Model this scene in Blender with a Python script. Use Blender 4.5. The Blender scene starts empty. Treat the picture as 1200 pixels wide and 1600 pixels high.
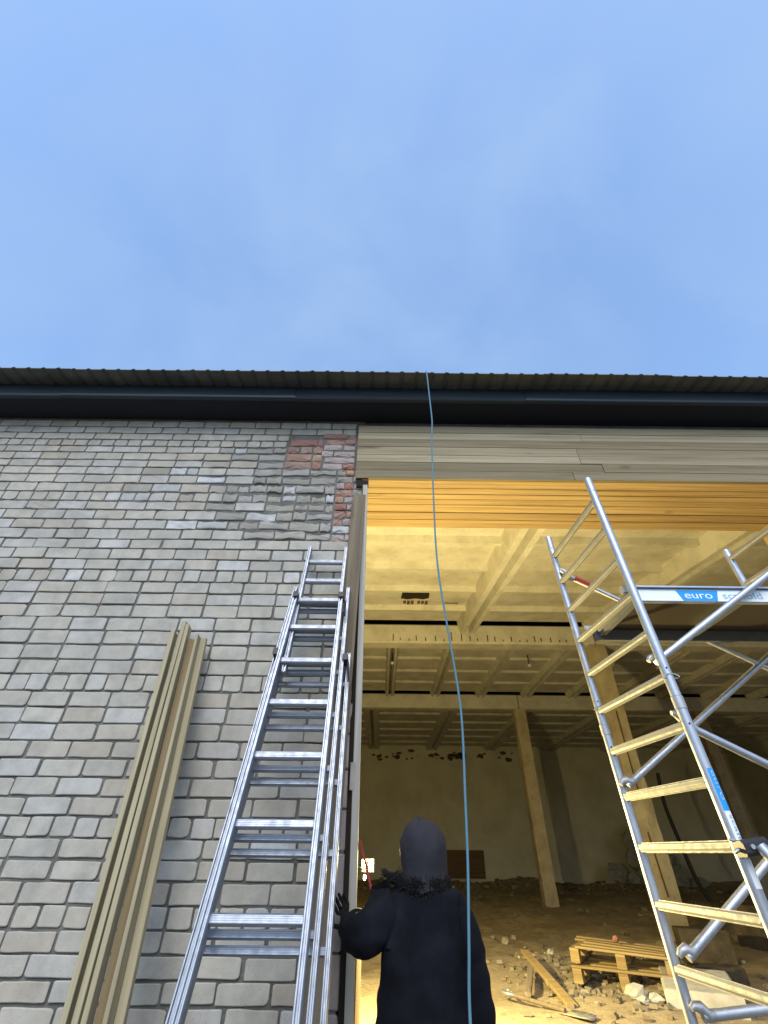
import bpy, bmesh, math, random
from mathutils import Vector, Matrix, Quaternion
random.seed(11)
R = math.radians
SC = bpy.context.scene
COL = SC.collection

# ------------------------------------------------------------------ camera
PITCH, ROLL, HC = R(37.7), R(0.65), 1.6
cam_data = bpy.data.cameras.new('camera')
cam_data.sensor_fit = 'VERTICAL'; cam_data.sensor_height = 24.0
cam_data.lens = 24.0 * 690 / 1600
cam_data.clip_start = 0.05; cam_data.clip_end = 6000
cam = bpy.data.objects.new('camera', cam_data); COL.objects.link(cam)
_up = Vector((0, -math.sin(PITCH), math.cos(PITCH))); _rt = Vector((1, 0, 0))
_fw = Vector((0, math.cos(PITCH), math.sin(PITCH)))
_r = _rt * math.cos(ROLL) + _up * math.sin(ROLL); _u = _up * math.cos(ROLL) - _rt * math.sin(ROLL)
_m = Matrix((_r, _u, -_fw)).transposed().to_4x4(); _m.translation = (0, 0, HC)
cam.matrix_world = _m
SC.camera = cam

# ------------------------------------------------------------------ sky, sun, exposure
SUN_EL, SUN_AZ = R(46), R(184)           # behind the camera, high, very soft
world = bpy.data.worlds.new('World'); SC.world = world; world.use_nodes = True
wn = world.node_tree; bg = wn.nodes['Background']
sky = wn.nodes.new('ShaderNodeTexSky'); sky.sky_type = 'NISHITA'; sky.sun_disc = False
sky.sun_elevation = SUN_EL; sky.sun_rotation = SUN_AZ
sky.air_density = 1.3; sky.dust_density = 1.0; sky.ozone_density = 4.6
wtc = wn.nodes.new('ShaderNodeTexCoord'); wno = wn.nodes.new('ShaderNodeTexNoise')
wno.inputs['Scale'].default_value = 3.2; wno.inputs['Detail'].default_value = 4.5; wno.inputs['Distortion'].default_value = 0.4; wno.inputs['Roughness'].default_value = 0.5
wmr = wn.nodes.new('ShaderNodeMapRange'); wmr.inputs[1].default_value = 0.36; wmr.inputs[2].default_value = 0.66
wmr.inputs[3].default_value = 0.22; wmr.inputs[4].default_value = 0.8
wmx = wn.nodes.new('ShaderNodeMix'); wmx.data_type = 'RGBA'
wn.links.new(wtc.outputs['Generated'], wno.inputs['Vector']); wn.links.new(wno.outputs['Fac'], wmr.inputs[0])
wn.links.new(wmr.outputs[0], wmx.inputs[0]); wn.links.new(sky.outputs[0], wmx.inputs[6])
wmx.inputs[7].default_value = (1.20, 1.82, 2.90, 1)      # thin high cloud veil
wn.links.new(wmx.outputs[2], bg.inputs[0]); bg.inputs[1].default_value = 0.107
sun_data = bpy.data.lights.new('sun', 'SUN'); sun_data.energy = 0.92; sun_data.angle = R(42); sun_data.color = (1.0, 0.95, 0.84)
sun = bpy.data.objects.new('sun', sun_data); COL.objects.link(sun)
_sd = Vector((math.sin(SUN_AZ) * math.cos(SUN_EL), math.cos(SUN_AZ) * math.cos(SUN_EL), math.sin(SUN_EL)))
sun.rotation_euler = _sd.to_track_quat('Z', 'Y').to_euler()
SC.view_settings.view_transform = 'Standard'; SC.view_settings.look = 'None'
SC.view_settings.exposure = 1.55; SC.view_settings.gamma = 1.0
SC.view_settings.use_curve_mapping = False
LAMP_POWER, LAMP_COLOR = 285.0, (1.0, 0.80, 0.32)

# ------------------------------------------------------------------ helpers
class MB:
    """collects shapes, builds ONE mesh"""
    def __init__(s): s.v = []; s.f = []
    def add(s, vs, fs):
        n = len(s.v); s.v += [tuple(v) for v in vs]; s.f += [tuple(i + n for i in f) for f in fs]; return s
    def box(s, c, size, M=None, ch=0.0):
        x, y, z = (a / 2 for a in size)
        if ch <= 0:
            vs = [Vector((sx * x, sy * y, sz * z)) for sx in (-1, 1) for sy in (-1, 1) for sz in (-1, 1)]
            fs = [(0, 1, 3, 2), (4, 6, 7, 5), (0, 4, 5, 1), (2, 3, 7, 6), (0, 2, 6, 4), (1, 5, 7, 3)]
        else:
            ax = max(range(3), key=lambda i: size[i]); h = [x, y, z]; a, b = [i for i in range(3) if i != ax]
            A, B, L = h[a], h[b], h[ax]; ch = min(ch, A * .6, B * .6)
            prof = [(-A + ch, -B), (A - ch, -B), (A, -B + ch), (A, B - ch), (A - ch, B), (-A + ch, B), (-A, B - ch), (-A, -B + ch)]
            vs = []
            for e in (-1, 1):
                for p in prof:
                    q = [0, 0, 0]; q[a] = p[0]; q[b] = p[1]; q[ax] = e * L; vs.append(Vector(q))
            fs = [(i, (i + 1) % 8, 8 + (i + 1) % 8, 8 + i) for i in range(8)] + [tuple(range(7, -1, -1)), tuple(range(8, 16))]
        c = Vector(c)
        vs = [(M @ v if M else v) + c for v in vs]
        return s.add(vs, fs)
    def tube(s, pts, r, n=12, cap=True):
        pts = [Vector(p) for p in pts]; rs = r if isinstance(r, (list, tuple)) else [r] * len(pts)
        t = (pts[1] - pts[0]).normalized(); a = t.orthogonal().normalized(); vs = []
        for i, p in enumerate(pts):
            d = (pts[min(i + 1, len(pts) - 1)] - pts[max(i - 1, 0)]).normalized()
            a = (a - d * a.dot(d)).normalized(); b = d.cross(a)
            vs += [p + (a * math.cos(2 * math.pi * k / n) + b * math.sin(2 * math.pi * k / n)) * rs[i] for k in range(n)]
        fs = [(i * n + k, i * n + (k + 1) % n, (i + 1) * n + (k + 1) % n, (i + 1) * n + k) for i in range(len(pts) - 1) for k in range(n)]
        if cap: fs += [tuple(range(n - 1, -1, -1)), tuple(range((len(pts) - 1) * n, len(pts) * n))]
        return s.add(vs, fs)
    def bar(s, p0, p1, w, t, side=None, ch=0.0):
        """rectangular bar from p0 to p1, width w along `side`, thickness t"""
        p0, p1 = Vector(p0), Vector(p1); z = (p1 - p0).normalized()
        sd = Vector(side) if side else Vector((1, 0, 0)); x = (sd - z * sd.dot(z)).normalized(); y = z.cross(x)
        M = Matrix((x, y, z)).transposed()
        return s.box((p0 + p1) / 2, (w, t, (p1 - p0).length), M, ch)
    def lump(s, c, r, sq=(1, 1, 1), n=8, m=5, j=0.18, M=None):
        vs = [Vector((0, 0, -1))]; c = Vector(c)
        for i in range(1, m):
            th = -math.pi / 2 + math.pi * i / m
            for k in range(n):
                ph = 2 * math.pi * (k + .5 * (i % 2)) / n
                vs.append(Vector((math.cos(th) * math.cos(ph), math.cos(th) * math.sin(ph), math.sin(th))) * (1 + random.uniform(-j, j)))
        vs.append(Vector((0, 0, 1)))
        vs = [Vector((v.x * sq[0] * r, v.y * sq[1] * r, v.z * sq[2] * r)) for v in vs]
        vs = [(M @ v if M else v) + c for v in vs]; fs = []
        for k in range(n):
            fs.append((0, 1 + (k + 1) % n, 1 + k)); e = 1 + (m - 2) * n; fs.append((e + k, e + (k + 1) % n, len(vs) - 1))
        for i in range(m - 2):
            for k in range(n):
                a = 1 + i * n; fs.append((a + k, a + (k + 1) % n, a + n + (k + 1) % n, a + n + k))
        return s.add(vs, fs)
    def mesh(s, name):
        me = bpy.data.meshes.new(name); me.from_pydata(s.v, [], s.f); me.validate()
        bm = bmesh.new(); bm.from_mesh(me); bmesh.ops.recalc_face_normals(bm, faces=bm.faces); bm.to_mesh(me); bm.free(); return me
    def build(s, name, mat, parent=None, smooth=False):
        return link(name, s.mesh(name), mat, parent, smooth)

def smooth_mesh(me, ang=40):
    for p in me.polygons: p.use_smooth = True
    me.set_sharp_from_angle(angle=R(ang))
def link(name, me, mat, parent=None, smooth=False):
    if smooth: smooth_mesh(me)
    if mat and not me.materials: me.materials.append(mat)
    o = bpy.data.objects.new(name, me); COL.objects.link(o)
    if parent: put(o, parent)
    return o
def put(o, parent):
    o.parent = parent; o.matrix_parent_inverse = parent.matrix_world.inverted()
def tag(o, label=None, cat=None, group=None, kind=None):
    for k, v in (('label', label), ('category', cat), ('group', group), ('kind', kind)):
        if v: o[k] = v
    return o
def thing(name, loc, label, cat, group=None):
    o = bpy.data.objects.new(name, None); COL.objects.link(o); o.location = loc; o.empty_display_size = 0.1
    o.matrix_world = Matrix.Translation(loc)
    return tag(o, label, cat, group)

# ------------------------------------------------------------------ materials
class Mat:
    def __init__(s, name, base=(.5, .5, .5), rough=.7, metal=0.0, spec=.4):
        s.m = bpy.data.materials.new(name); s.m.use_nodes = True; s.t = s.m.node_tree; s.b = s.t.nodes['Principled BSDF']
        s.b.inputs['Base Color'].default_value = (*base, 1); s.b.inputs['Roughness'].default_value = rough
        s.b.inputs['Metallic'].default_value = metal; s.b.inputs['Specular IOR Level'].default_value = spec; s.c = None
    def n(s, ty, **kw):
        x = s.t.nodes.new(ty)
        for k, v in kw.items():
            if hasattr(x, k): setattr(x, k, v)
        return x
    def l(s, a, b): s.t.links.new(a, b)
    def coord(s, scale=(1, 1, 1), world=False, jit=True):
        mp = s.n('ShaderNodeMapping'); mp.inputs['Scale'].default_value = scale
        if world:
            g = s.n('ShaderNodeNewGeometry'); s.l(g.outputs['Position'], mp.inputs['Vector'])
        else:
            tc = s.n('ShaderNodeTexCoord'); src = tc.outputs['Object']
            if jit:
                oi = s.n('ShaderNodeObjectInfo'); ml = s.n('ShaderNodeMath', operation='MULTIPLY'); ml.inputs[1].default_value = 37.0
                s.l(oi.outputs['Random'], ml.inputs[0]); ad = s.n('ShaderNodeVectorMath', operation='ADD')
                s.l(src, ad.inputs[0]); s.l(ml.outputs[0], ad.inputs[1]); src = ad.outputs[0]
            s.l(src, mp.inputs['Vector'])
        return mp.outputs['Vector']
    def noise(s, vec, scale, detail=4, rough=.55, dist=0.0):
        x = s.n('ShaderNodeTexNoise'); s.l(vec, x.inputs['Vector']); x.inputs['Scale'].default_value = scale
        x.inputs['Detail'].default_value = detail; x.inputs['Roughness'].default_value = rough; x.inputs['Distortion'].default_value = dist
        return x.outputs['Fac']
    def rng(s, v, a, b, c=0.0, d=1.0):
        x = s.n('ShaderNodeMapRange'); s.l(v, x.inputs[0])
        for i, q in enumerate((a, b, c, d)): x.inputs[i + 1].default_value = q
        return x.outputs[0]
    def ramp(s, v, stops):
        x = s.n('ShaderNodeValToRGB'); s.l(v, x.inputs[0]); e = x.color_ramp.elements
        while len(e) < len(stops): e.new(0.5)
        for i, (p, c) in enumerate(stops): e[i].position = p; e[i].color = (*c, 1)
        return x.outputs[0]
    def mix(s, f, a, b, mode='MIX'):
        x = s.n('ShaderNodeMix', data_type='RGBA', blend_type=mode)
        for i, q in ((0, f), (6, a), (7, b)):
            if isinstance(q, (int, float)): x.inputs[i].default_value = q
            elif isinstance(q, tuple): x.inputs[i].default_value = (*q, 1)
            else: s.l(q, x.inputs[i])
        return x.outputs[2]
    def color(s, c): s.l(c, s.b.inputs['Base Color']); return s
    def roughv(s, v): s.l(v, s.b.inputs['Roughness']); return s
    def bump(s, v, dist=.004, st=.6):
        x = s.n('ShaderNodeBump'); x.inputs['Strength'].default_value = st; x.inputs['Distance'].default_value = dist
        s.l(v, x.inputs['Height']); s.l(x.outputs[0], s.b.inputs['Normal']); return s
    def rand(s):
        oi = s.n('ShaderNodeObjectInfo'); g = s.n('ShaderNodeNewGeometry'); a = s.n('ShaderNodeMath', operation='ADD')
        s.l(oi.outputs['Random'], a.inputs[0]); s.l(g.outputs['Random Per Island'], a.inputs[1])
        f = s.n('ShaderNodeMath', operation='FRACT'); s.l(a.outputs[0], f.inputs[0]); return f.outputs[0]

def brick_material(name, stops, stain=.35):
    k = Mat(name, rough=.9, spec=.2); rnd = k.rand(); c = k.ramp(rnd, stops)
    w = k.coord((1, 1, 1), world=True)
    c = k.mix(k.rng(k.noise(w, 9, 5), .35, .75, 0, .55), c, (.21, .20, .18), 'MIX')
    c = k.mix(k.rng(k.noise(w, 1.1, 4), .5, .72, 0, stain), c, (.17, .165, .15)); c = k.mix(k.rng(k.noise(w, 3.3, 6, .7), .55, .75, 0, .45), c, (.50, .50, .48))
    c = k.mix(k.rng(k.noise(w, 60, 3), .3, .7, 0, .25), c, (.5, .5, .5), 'OVERLAY')
    c = k.mix(k.rng(k.noise(w, 180, 2), .62, .7, 0, .5), c, (.16, .15, .135)); k.color(c); k.bump(k.noise(w, 75, 8, .8), .003, .5); return k.m
M = {}
M['brick'] = brick_material('silicate_brick', [(0, (.45, .43, .375)), (.22, (.40, .385, .345)), (.45, (.47, .45, .395)), (.62, (.41, .37, .31)), (.8, (.44, .43, .40)), (.96, (.47, .46, .44)), (1, (.55, .56, .56))])
M['worn_brick'] = brick_material('worn_brick', [(0, (.33, .31, .27)), (.3, (.27, .26, .235)), (.6, (.37, .345, .31)), (.8, (.31, .305, .30)), (.93, (.42, .42, .42)), (1, (.55, .57, .6))], .5)
M['red_brick'] = brick_material('red_brick', [(0, (.34, .12, .085)), (.3, (.27, .13, .11)), (.55, (.42, .20, .13)), (.75, (.30, .17, .15)), (1, (.45, .27, .17))], .6)
M['quoin'] = brick_material('pink_washed_brick', [(0, (.40, .33, .31)), (.5, (.36, .30, .30)), (1, (.44, .39, .37))], .3)
k = Mat('mortar', rough=.95, spec=.15); w = k.coord(world=True)
c = k.mix(k.rng(k.noise(w, 6, 5), .3, .7), (.10, .10, .092), (.19, .185, .17)); k.color(c); k.bump(k.noise(w, 45, 6, .7), .012, .8); M['mortar'] = k.m

def wood(name, stops, axis='z', rough=.75, knots=True, scale=1.0, var=.45):
    k = Mat(name, rough=rough, spec=.25); lo, hi = .55 * scale, 20 * scale
    sc = {'z': (hi, hi, lo), 'x': (lo, hi, hi), 'y': (hi, lo, hi)}[axis]
    v = k.coord(sc); g = k.noise(v, 1.6, 6, .6, .6); c = k.ramp(g, stops)
    oi = k.n('ShaderNodeObjectInfo'); c = k.mix(k.rng(oi.outputs['Random'], 0, 1, .0, var), c, (.36, .32, .26), 'MULTIPLY')
    v2 = k.coord({'z': (7, 7, 2.2), 'x': (2.2, 7, 7), 'y': (7, 2.2, 7)}[axis])
    if knots: c = k.mix(k.rng(k.noise(v2, .9, 2, .4), .69, .76, 0, .75), c, (.07, .045, .025)); c = k.mix(k.rng(k.noise(v, .5, 4, .6), .5, .7, 0, .4), c, (.45, .38, .28), 'MULTIPLY')
    k.color(c); k.bump(g, .003, .5); return k.m
M['new_board'] = wood('fresh_sawn_board', [(.28, (.27, .235, .145)), (.5, (.38, .335, .22)), (.72, (.47, .415, .285))])
M['shaded_board'] = wood('shade_brown_timber', [(.28, (.19, .14, .075)), (.5, (.27, .205, .115)), (.72, (.34, .27, .165))])  # browner copy of the board wood, with the face's shade in its colour
M['new_board_x'] = wood('grey_cladding_board', [(.28, (.25, .21, .135)), (.5, (.35, .30, .20)), (.72, (.43, .38, .265))], 'x', var=.85)
M['lining_x'] = wood('pine_lining_board', [(.28, (.29, .19, .09)), (.5, (.42, .30, .155)), (.72, (.52, .40, .23))], 'x')
M['lining_z'] = wood('pine_lining_upright', [(.28, (.33, .23, .11)), (.5, (.45, .32, .16)), (.72, (.52, .39, .21))], 'z')
M['brown_board'] = wood('brown_board', [(.28, (.15, .12, .085)), (.5, (.21, .17, .12)), (.72, (.26, .22, .17))])
M['white_strip'] = wood('whitened_strip', [(.28, (.34, .33, .30)), (.5, (.44, .43, .40)), (.72, (.52, .51, .48))])
M['pallet'] = wood('pallet_wood', [(.28, (.24, .17, .07)), (.5, (.33, .24, .11)), (.72, (.40, .31, .16))], 'x')
k = Mat('dark_block', (.1, .085, .06), .9, spec=.15); w = k.coord(world=True); k.color(k.mix(k.rng(k.noise(w, 6, 6, .7), .35, .7), (.07, .055, .04), (.15, .125, .09))); k.bump(k.noise(w, 20, 6, .7), .015, .6); M['dark_block'] = k.m

def metal(name, base, rough, metal_=.85, dirt=.35):
    k = Mat(name, base, rough, metal_); v = k.coord((1, 1, 1)); f = k.noise(v, 14, 5, .6)
    k.color(k.mix(k.rng(f, .45, .75, 0, dirt), base, tuple(a * .55 for a in base)))
    k.roughv(k.rng(k.noise(v, 30, 4), .3, .7, rough - .08, rough + .14)); k.bump(k.noise(v, 120, 3), .0006, .3); return k.m
M['alu'] = metal('ladder_aluminium', (.36, .39, .45), .46, .85)
M['tube'] = metal('scaffold_aluminium', (.47, .50, .56), .42, .8)
M['rung'] = metal('ribbed_rung_aluminium', (.26, .26, .25), .6, .4)
M['steel'] = metal('zinc_steel', (.45, .46, .48), .5, .8)
M['dark_alu'] = metal('dull_aluminium', (.20, .21, .22), .55, .6)
M['black'] = Mat('black_plastic', (.02, .022, .028), .5).m
M['redclip'] = Mat('red_clip', (.35, .06, .04), .5).m
M['red_cap'] = Mat('dusty_red_cap', (.30, .13, .09), .8).m
M['blue_print'] = Mat('blue_print', (.01, .30, .75), .5).m
M['pale_print'] = Mat('pale_print', (.78, .82, .86), .5).m
M['soft_blue_print'] = Mat('soft_blue_print', (.22, .46, .70), .5).m
k = Mat('roof_sheet', (.10, .11, .10), .75); v = k.coord(world=True); k.color(k.mix(k.rng(k.noise(v, 5, 5), .35, .7), (.085, .092, .084), (.14, .145, .125))); k.bump(k.noise(v, 40, 4), .003, .4); M['roof'] = k.m
k = Mat('fascia_metal', (.055, .085, .115), .55); v = k.coord((.4, 6, 6), world=True); k.color(k.mix(k.rng(k.noise(v, 3, 4), .4, .7, 0, .5), (.022, .037, .052), (.04, .058, .075))); M['fascia'] = k.m
k = Mat('soffit_board', (.016, .018, .025), .85); M['soffit'] = k.m
k = Mat('white_washed_concrete', (.62, .6, .54), .9, spec=.2); w = k.coord(world=True)
c = k.mix(k.rng(k.noise(w, 2.2, 6, .65), .42, .72, 0, .8), (.66, .635, .56), (.44, .41, .34)); c = k.mix(k.rng(k.noise(w, 14, 5, .7), .58, .75, 0, .5), c, (.26, .22, .17)); k.color(c); k.bump(k.noise(w, 22, 6, .7), .01, .5); M['concrete'] = k.m
k = Mat('plastered_wall', (.55, .53, .46), .92, spec=.15); w = k.coord(world=True)
c = k.mix(k.rng(k.noise(w, .9, 6, .65), .4, .7, 0, .8), (.70, .68, .56), (.54, .52, .40)); c = k.mix(k.rng(k.noise(w, 5, 6, .75), .64, .74, 0, .55), c, (.2, .14, .08)); k.color(c); k.bump(k.noise(w, 12, 6, .7), .02, .6); M['plaster'] = k.m
k = Mat('earth_floor', (.3, .24, .16), .95, spec=.1); w = k.coord(world=True)
c = k.mix(k.rng(k.noise(w, 1.3, 6, .65), .35, .7), (.46, .38, .25), (.31, .25, .17)); c = k.mix(k.rng(k.noise(w, 9, 6, .7), .5, .7, 0, .55), c, (.15, .125, .09)); k.color(c); k.bump(k.noise(w, 9, 8, .75), .05, .7); M['floor'] = k.m
k = Mat('yard_ground', (.16, .145, .125), .95, spec=.1); w = k.coord(world=True)
c = k.mix(k.rng(k.noise(w, .6, 7, .7), .35, .7), (.20, .18, .15), (.11, .1, .085)); k.color(c); k.bump(k.noise(w, 14, 8, .75), .04, .7); M['ground'] = k.m
k = Mat('rubble', (.4, .37, .3), .95, spec=.1); oi = k.n('ShaderNodeObjectInfo'); g = k.n('ShaderNodeNewGeometry'); ad = k.n('ShaderNodeMath', operation='ADD'); k.l(oi.outputs['Random'], ad.inputs[0]); k.l(g.outputs['Random Per Island'], ad.inputs[1]); fr = k.n('ShaderNodeMath', operation='FRACT'); k.l(ad.outputs[0], fr.inputs[0])
c = k.ramp(fr.outputs[0], [(0, (.16, .13, .09)), (.5, (.25, .21, .145)), (.85, (.22, .19, .14)), (1, (.42, .39, .32))]); k.color(c); w = k.coord(world=True); k.bump(k.noise(w, 40, 6, .7), .01, .6); M['rubble'] = k.m
M['pale_block'] = brick_material('pale_block', [(0, (.5, .49, .45)), (1, (.55, .54, .5))], .3)
k = Mat('yellowish_limewash', (.5, .43, .3), .92, spec=.15); w = k.coord(world=True)  # yellowish base tone with darker brown blotches
c = k.mix(k.rng(k.noise(w, 2.6, 6, .7), .4, .7), (.52, .45, .31), (.36, .29, .19)); c = k.mix(k.rng(k.noise(w, 11, 5, .7), .6, .72, 0, .7), c, (.15, .10, .06)); k.color(c); k.bump(k.noise(w, 16, 6, .75), .02, .6); M['pillar'] = k.m
M['dark_hole'] = Mat('gap_shade_black', (.018, .014, .01), .95).m  # near-black colour standing in for the shade inside gaps and holes
M['deck'] = Mat('dark_plywood', (.035, .028, .02), .6).m
M['rust'] = Mat('rusty_steel', (.13, .075, .035), .85).m
k = Mat('dark_jacket', (.006, .007, .012), .9, spec=.15); v = k.coord(); k.color(k.mix(k.rng(k.noise(v, 7, 5), .4, .7), (.0025, .003, .006), (.007, .008, .013))); k.bump(k.noise(v, 9, 5), .015, .6); M['jacket'] = k.m
k = Mat('dark_fur', (.006, .006, .007), .95); M['fur'] = k.m
k = Mat('grey_hood', (.018, .018, .026), .9); v = k.coord(); k.bump(k.noise(v, 25, 5), .008, .6); M['hood'] = k.m
M['skin'] = Mat('skin', (.42, .26, .19), .6).m
k = Mat('blue_cord', (.085, .20, .27), .7); v = k.coord(world=True); k.bump(k.noise(v, 400, 2), .002, .5); M['cord'] = k.m
M['red_strap'] = Mat('red_strap', (.16, .012, .02), .7).m
M['sheet'] = Mat('grey_plastic_sheet', (.34, .34, .31), .55).m
M['brown_panel'] = wood('brown_panel', [(.28, (.12, .075, .04)), (.5, (.17, .11, .06)), (.72, (.22, .15, .085))], 'x')
def emit(name, col, st):
    m = bpy.data.materials.new(name); m.use_nodes = True; b = m.node_tree.nodes['Principled BSDF']
    b.inputs['Base Color'].default_value = (.8, .8, .8, 1); b.inputs['Emission Color'].default_value = (*col, 1); b.inputs['Emission Strength'].default_value = st; return m
M['led'] = emit('lit_led_panel', (1, .86, .5), .32); M['led_low'] = emit('lit_orange_led', (1, .6, .1), .3)

# ------------------------------------------------------------------ ground
g = MB(); S = 3000
g.add([(-S, -S, 0), (S, -S, 0), (S, S, 0), (-S, S, 0)], [(0, 1, 2, 3)])
tag(g.build('ground', M['ground']), kind='structure')
fl = MB(); nx, ny = 170, 150
FX0, FX1, FY0, FY1 = -8.3, 17.8, 3.9, 25.45
def floor_z(x, y):
    a = .03 * math.sin(1.7 * x + .6 * y) + .025 * math.sin(2.9 * y - 1.3 * x) + .012 * math.sin(6.1 * x + 4.4 * y)
    a += .035 * math.sin(9.3 * x + 2 * math.sin(3.1 * y)) * math.sin(8.1 * y + 1.7 * math.sin(2.3 * x)) * (.35 + .65 * (y > 6.2))
    back = max(0, (y - 22.5) / 3); return .5 + a * min(1, (y - 3.9) / 1.5) + .28 * back * (.7 + .3 * math.sin(1.3 * x))
vs = [(FX0 + (FX1 - FX0) * i / nx, FY0 + (FY1 - FY0) * j / ny, 0) for j in range(ny + 1) for i in range(nx + 1)]
vs = [(x, y, floor_z(x, y)) for x, y, _ in vs]
fl.add(vs, [(j * (nx + 1) + i, j * (nx + 1) + i + 1, (j + 1) * (nx + 1) + i + 1, (j + 1) * (nx + 1) + i) for j in range(ny) for i in range(nx)])
tag(fl.build('hall_floor', M['floor'], smooth=True), kind='structure')

# ------------------------------------------------------------------ the warehouse
D = 3.05                                  # wall plane in front of the camera
JX, RX, HZ = -0.13, 3.98, 4.325           # door opening: left jamb, right jamb, head height
BLD = thing('brick_warehouse', (0, D, 0), 'pale brick warehouse with dark corrugated eaves and a tall open doorway', 'building')
m = MB()
m.box((-4.0, D + .25, 2.58), (7.6, .48, 5.16)); m.box((6.99, D + .255, 2.58), (6.0, .48, 5.16))
m.box((1.87, D + .255, 4.75), (4.24, .46, .80)); m.box((1, D + .24, 5.265), (17.4, .42, .208)); m.box((1.87, D + .4, .24), (4.3, .78, .48))
WALL = m.build('front_wall', M['mortar'], BLD)

zt = [4.922, 4.83, 4.739, 4.651, 4.553, 4.461, 4.363, 4.261, 4.153, 4.048, 3.95, 3.847, 3.747, 3.645, 3.551, 3.45, 3.353, 3.248, 3.151, 3.054, 2.954, 2.852, 2.748, 2.642, 2.543, 2.433, 2.333, 2.235, 2.137, 2.041, 1.941, 1.845, 1.751, 1.651, 1.56, 1.471, 1.375, 1.282, 1.195, 1.106, 1.023]
phase = [-3.164, -3.193, -3.174, -3.043, -3.035, -3.05, -3.035, -2.895, -2.881, -2.878, -2.764, -2.638, -2.746, -2.611, -2.478, -2.636, -2.485, -2.383, -2.38, -2.385, -2.27, -2.252, -2.253, -2.237, -2.115, -2.047, -2.045, -2.057, -1.917, -1.791, -1.904, -1.782, -1.848, -1.762, -1.762, -1.621, -1.739, -1.608, -1.707, -1.555]
head_rows = {1, 8, 16, 24, 32, 36}
zt = [5.11, 5.016] + zt; phase = [-3.16, -3.04] + phase; head_rows = {r + 2 for r in head_rows}
while zt[-1] > .06:
    zt.append(zt[-1] - .0955); phase.append(random.uniform(-1.9, -1.6))

def brick_outline(L, H, jit, corner, wob=0.0, broken=0.0):
    """rounded, chipped outline in x,z"""
    pts = []; cs = [(-1, -1), (1, -1), (1, 1), (-1, 1)]
    for q, (sx, sz) in enumerate(cs):
        r = random.uniform(.004, .012) * corner
        if random.random() < .13 * corner: r = random.uniform(.012, .026)
        rx, rz = r * random.uniform(.8, 1.6), r * random.uniform(.7, 1.1)
        cx, cz = sx * L / 2, sz * H / 2
        a, b = (cx, cz - sz * rz), (cx - sx * rx, cz)
        mid = (cx - sx * rx * .3, cz - sz * rz * .3)
        seq = [a, mid, b] if q in (0, 2) else [b, mid, a]
        if q == 0: seq = [a, mid, b]
        elif q == 1: seq = [b, mid, a]
        elif q == 2: seq = [a, mid, b]
        else: seq = [b, mid, a]
        pts += seq
        nxt = cs[(q + 1) % 4]
        if q in (0, 2):
            for t in ((-.5, .0, .5) if q == 0 else (.55, .1, -.4)):
                w = random.uniform(-jit, jit) + (random.uniform(-wob, wob * .1) if q == 2 else random.uniform(-wob * .15, wob * .4) if wob else 0)
                pts.append((t * L * .62, cz + w))
    return pts
def brick_mesh(L, H, jit=.0018, corner=1.15, wob=0.0, bev=.0038, lump=.0):
    o = brick_outline(L, H, jit, corner, wob); n = len(o)
    f = [(x * (1 - 2 * bev / L), z * (1 - 2 * bev / H)) for x, z in o]
    vs = [(x, .02, z) for x, z in o] + [(x, bev * .55, z) for x, z in o] + [(x, random.uniform(-lump, lump), z) for x, z in f]
    fs = [(r * n + i, r * n + (i + 1) % n, (r + 1) * n + (i + 1) % n, (r + 1) * n + i) for r in (0, 1) for i in range(n)]
    if lump:
        vs.append((random.uniform(-.03, .03), -lump * 1.2, random.uniform(-.01, .01)))
        fs += [(2 * n + i, 2 * n + (i + 1) % n, 3 * n) for i in range(n)]
    else: fs.append(tuple(2 * n + i for i in range(n)))
    return vs, fs
JOINT = .0115
def is_red(x, z):
    if -.97 < x < -.27 and 4.46 < z < 4.93 and (x > -.72 or z < 4.88): return True
    return False
def edge_red(x, z): return x > -.42 and 3.62 < z < 4.47
def worn(x, z):
    if not 3.66 < z < 4.76: return 0.0
    t = (x + 2.75) / 1.9 - abs(z - 4.18) * .55
    return max(0.0, min(1.0, t))
variants = {}
def variant(kind, L, H):
    key = (kind, round(L, 3)); lst = variants.setdefault(key, [])
    if len(lst) < 14:
        mb = MB(); mb.add(*brick_mesh(L, .086)); lst.append(mb.mesh(kind)); lst[-1].materials.append(M['brick']); return lst[-1]
    return random.choice(lst)
def in_view(x, z):
    dep = D * math.cos(PITCH) + (z - HC) * math.sin(PITCH)
    return abs(690 * x / dep) < 640 and z > .9
cells = []
for r in range(len(zt) - 1):
    z1, z0 = zt[r], zt[r + 1]; H = z1 - z0
    p = .131 if r in head_rows else .2615
    x = phase[r] - p * round((phase[r] + 7.6) / p)
    while x < 10.2:
        xa, xb = x, x + p; x += p
        if random.random() < .015 and p > .2: pass
        zc_ = (z0 + z1) / 2; hi_ = -.445 if 3.62 < zc_ < 4.455 else (-.955 if zc_ < 4.88 and zc_ > 4.455 else (-.61 if 4.455 < zc_ < 4.965 else -.285))
        for (lo, hi) in ((-7.7, hi_), (RX + .02, 9.98)):
            a, b = max(xa, lo), min(xb, hi)
            if b - a < .035: continue
            cells.append((r, a, b, z0, z1))
stuff = MB(); single = []; red = []; worn_mb = MB(); quoin = MB()
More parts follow.
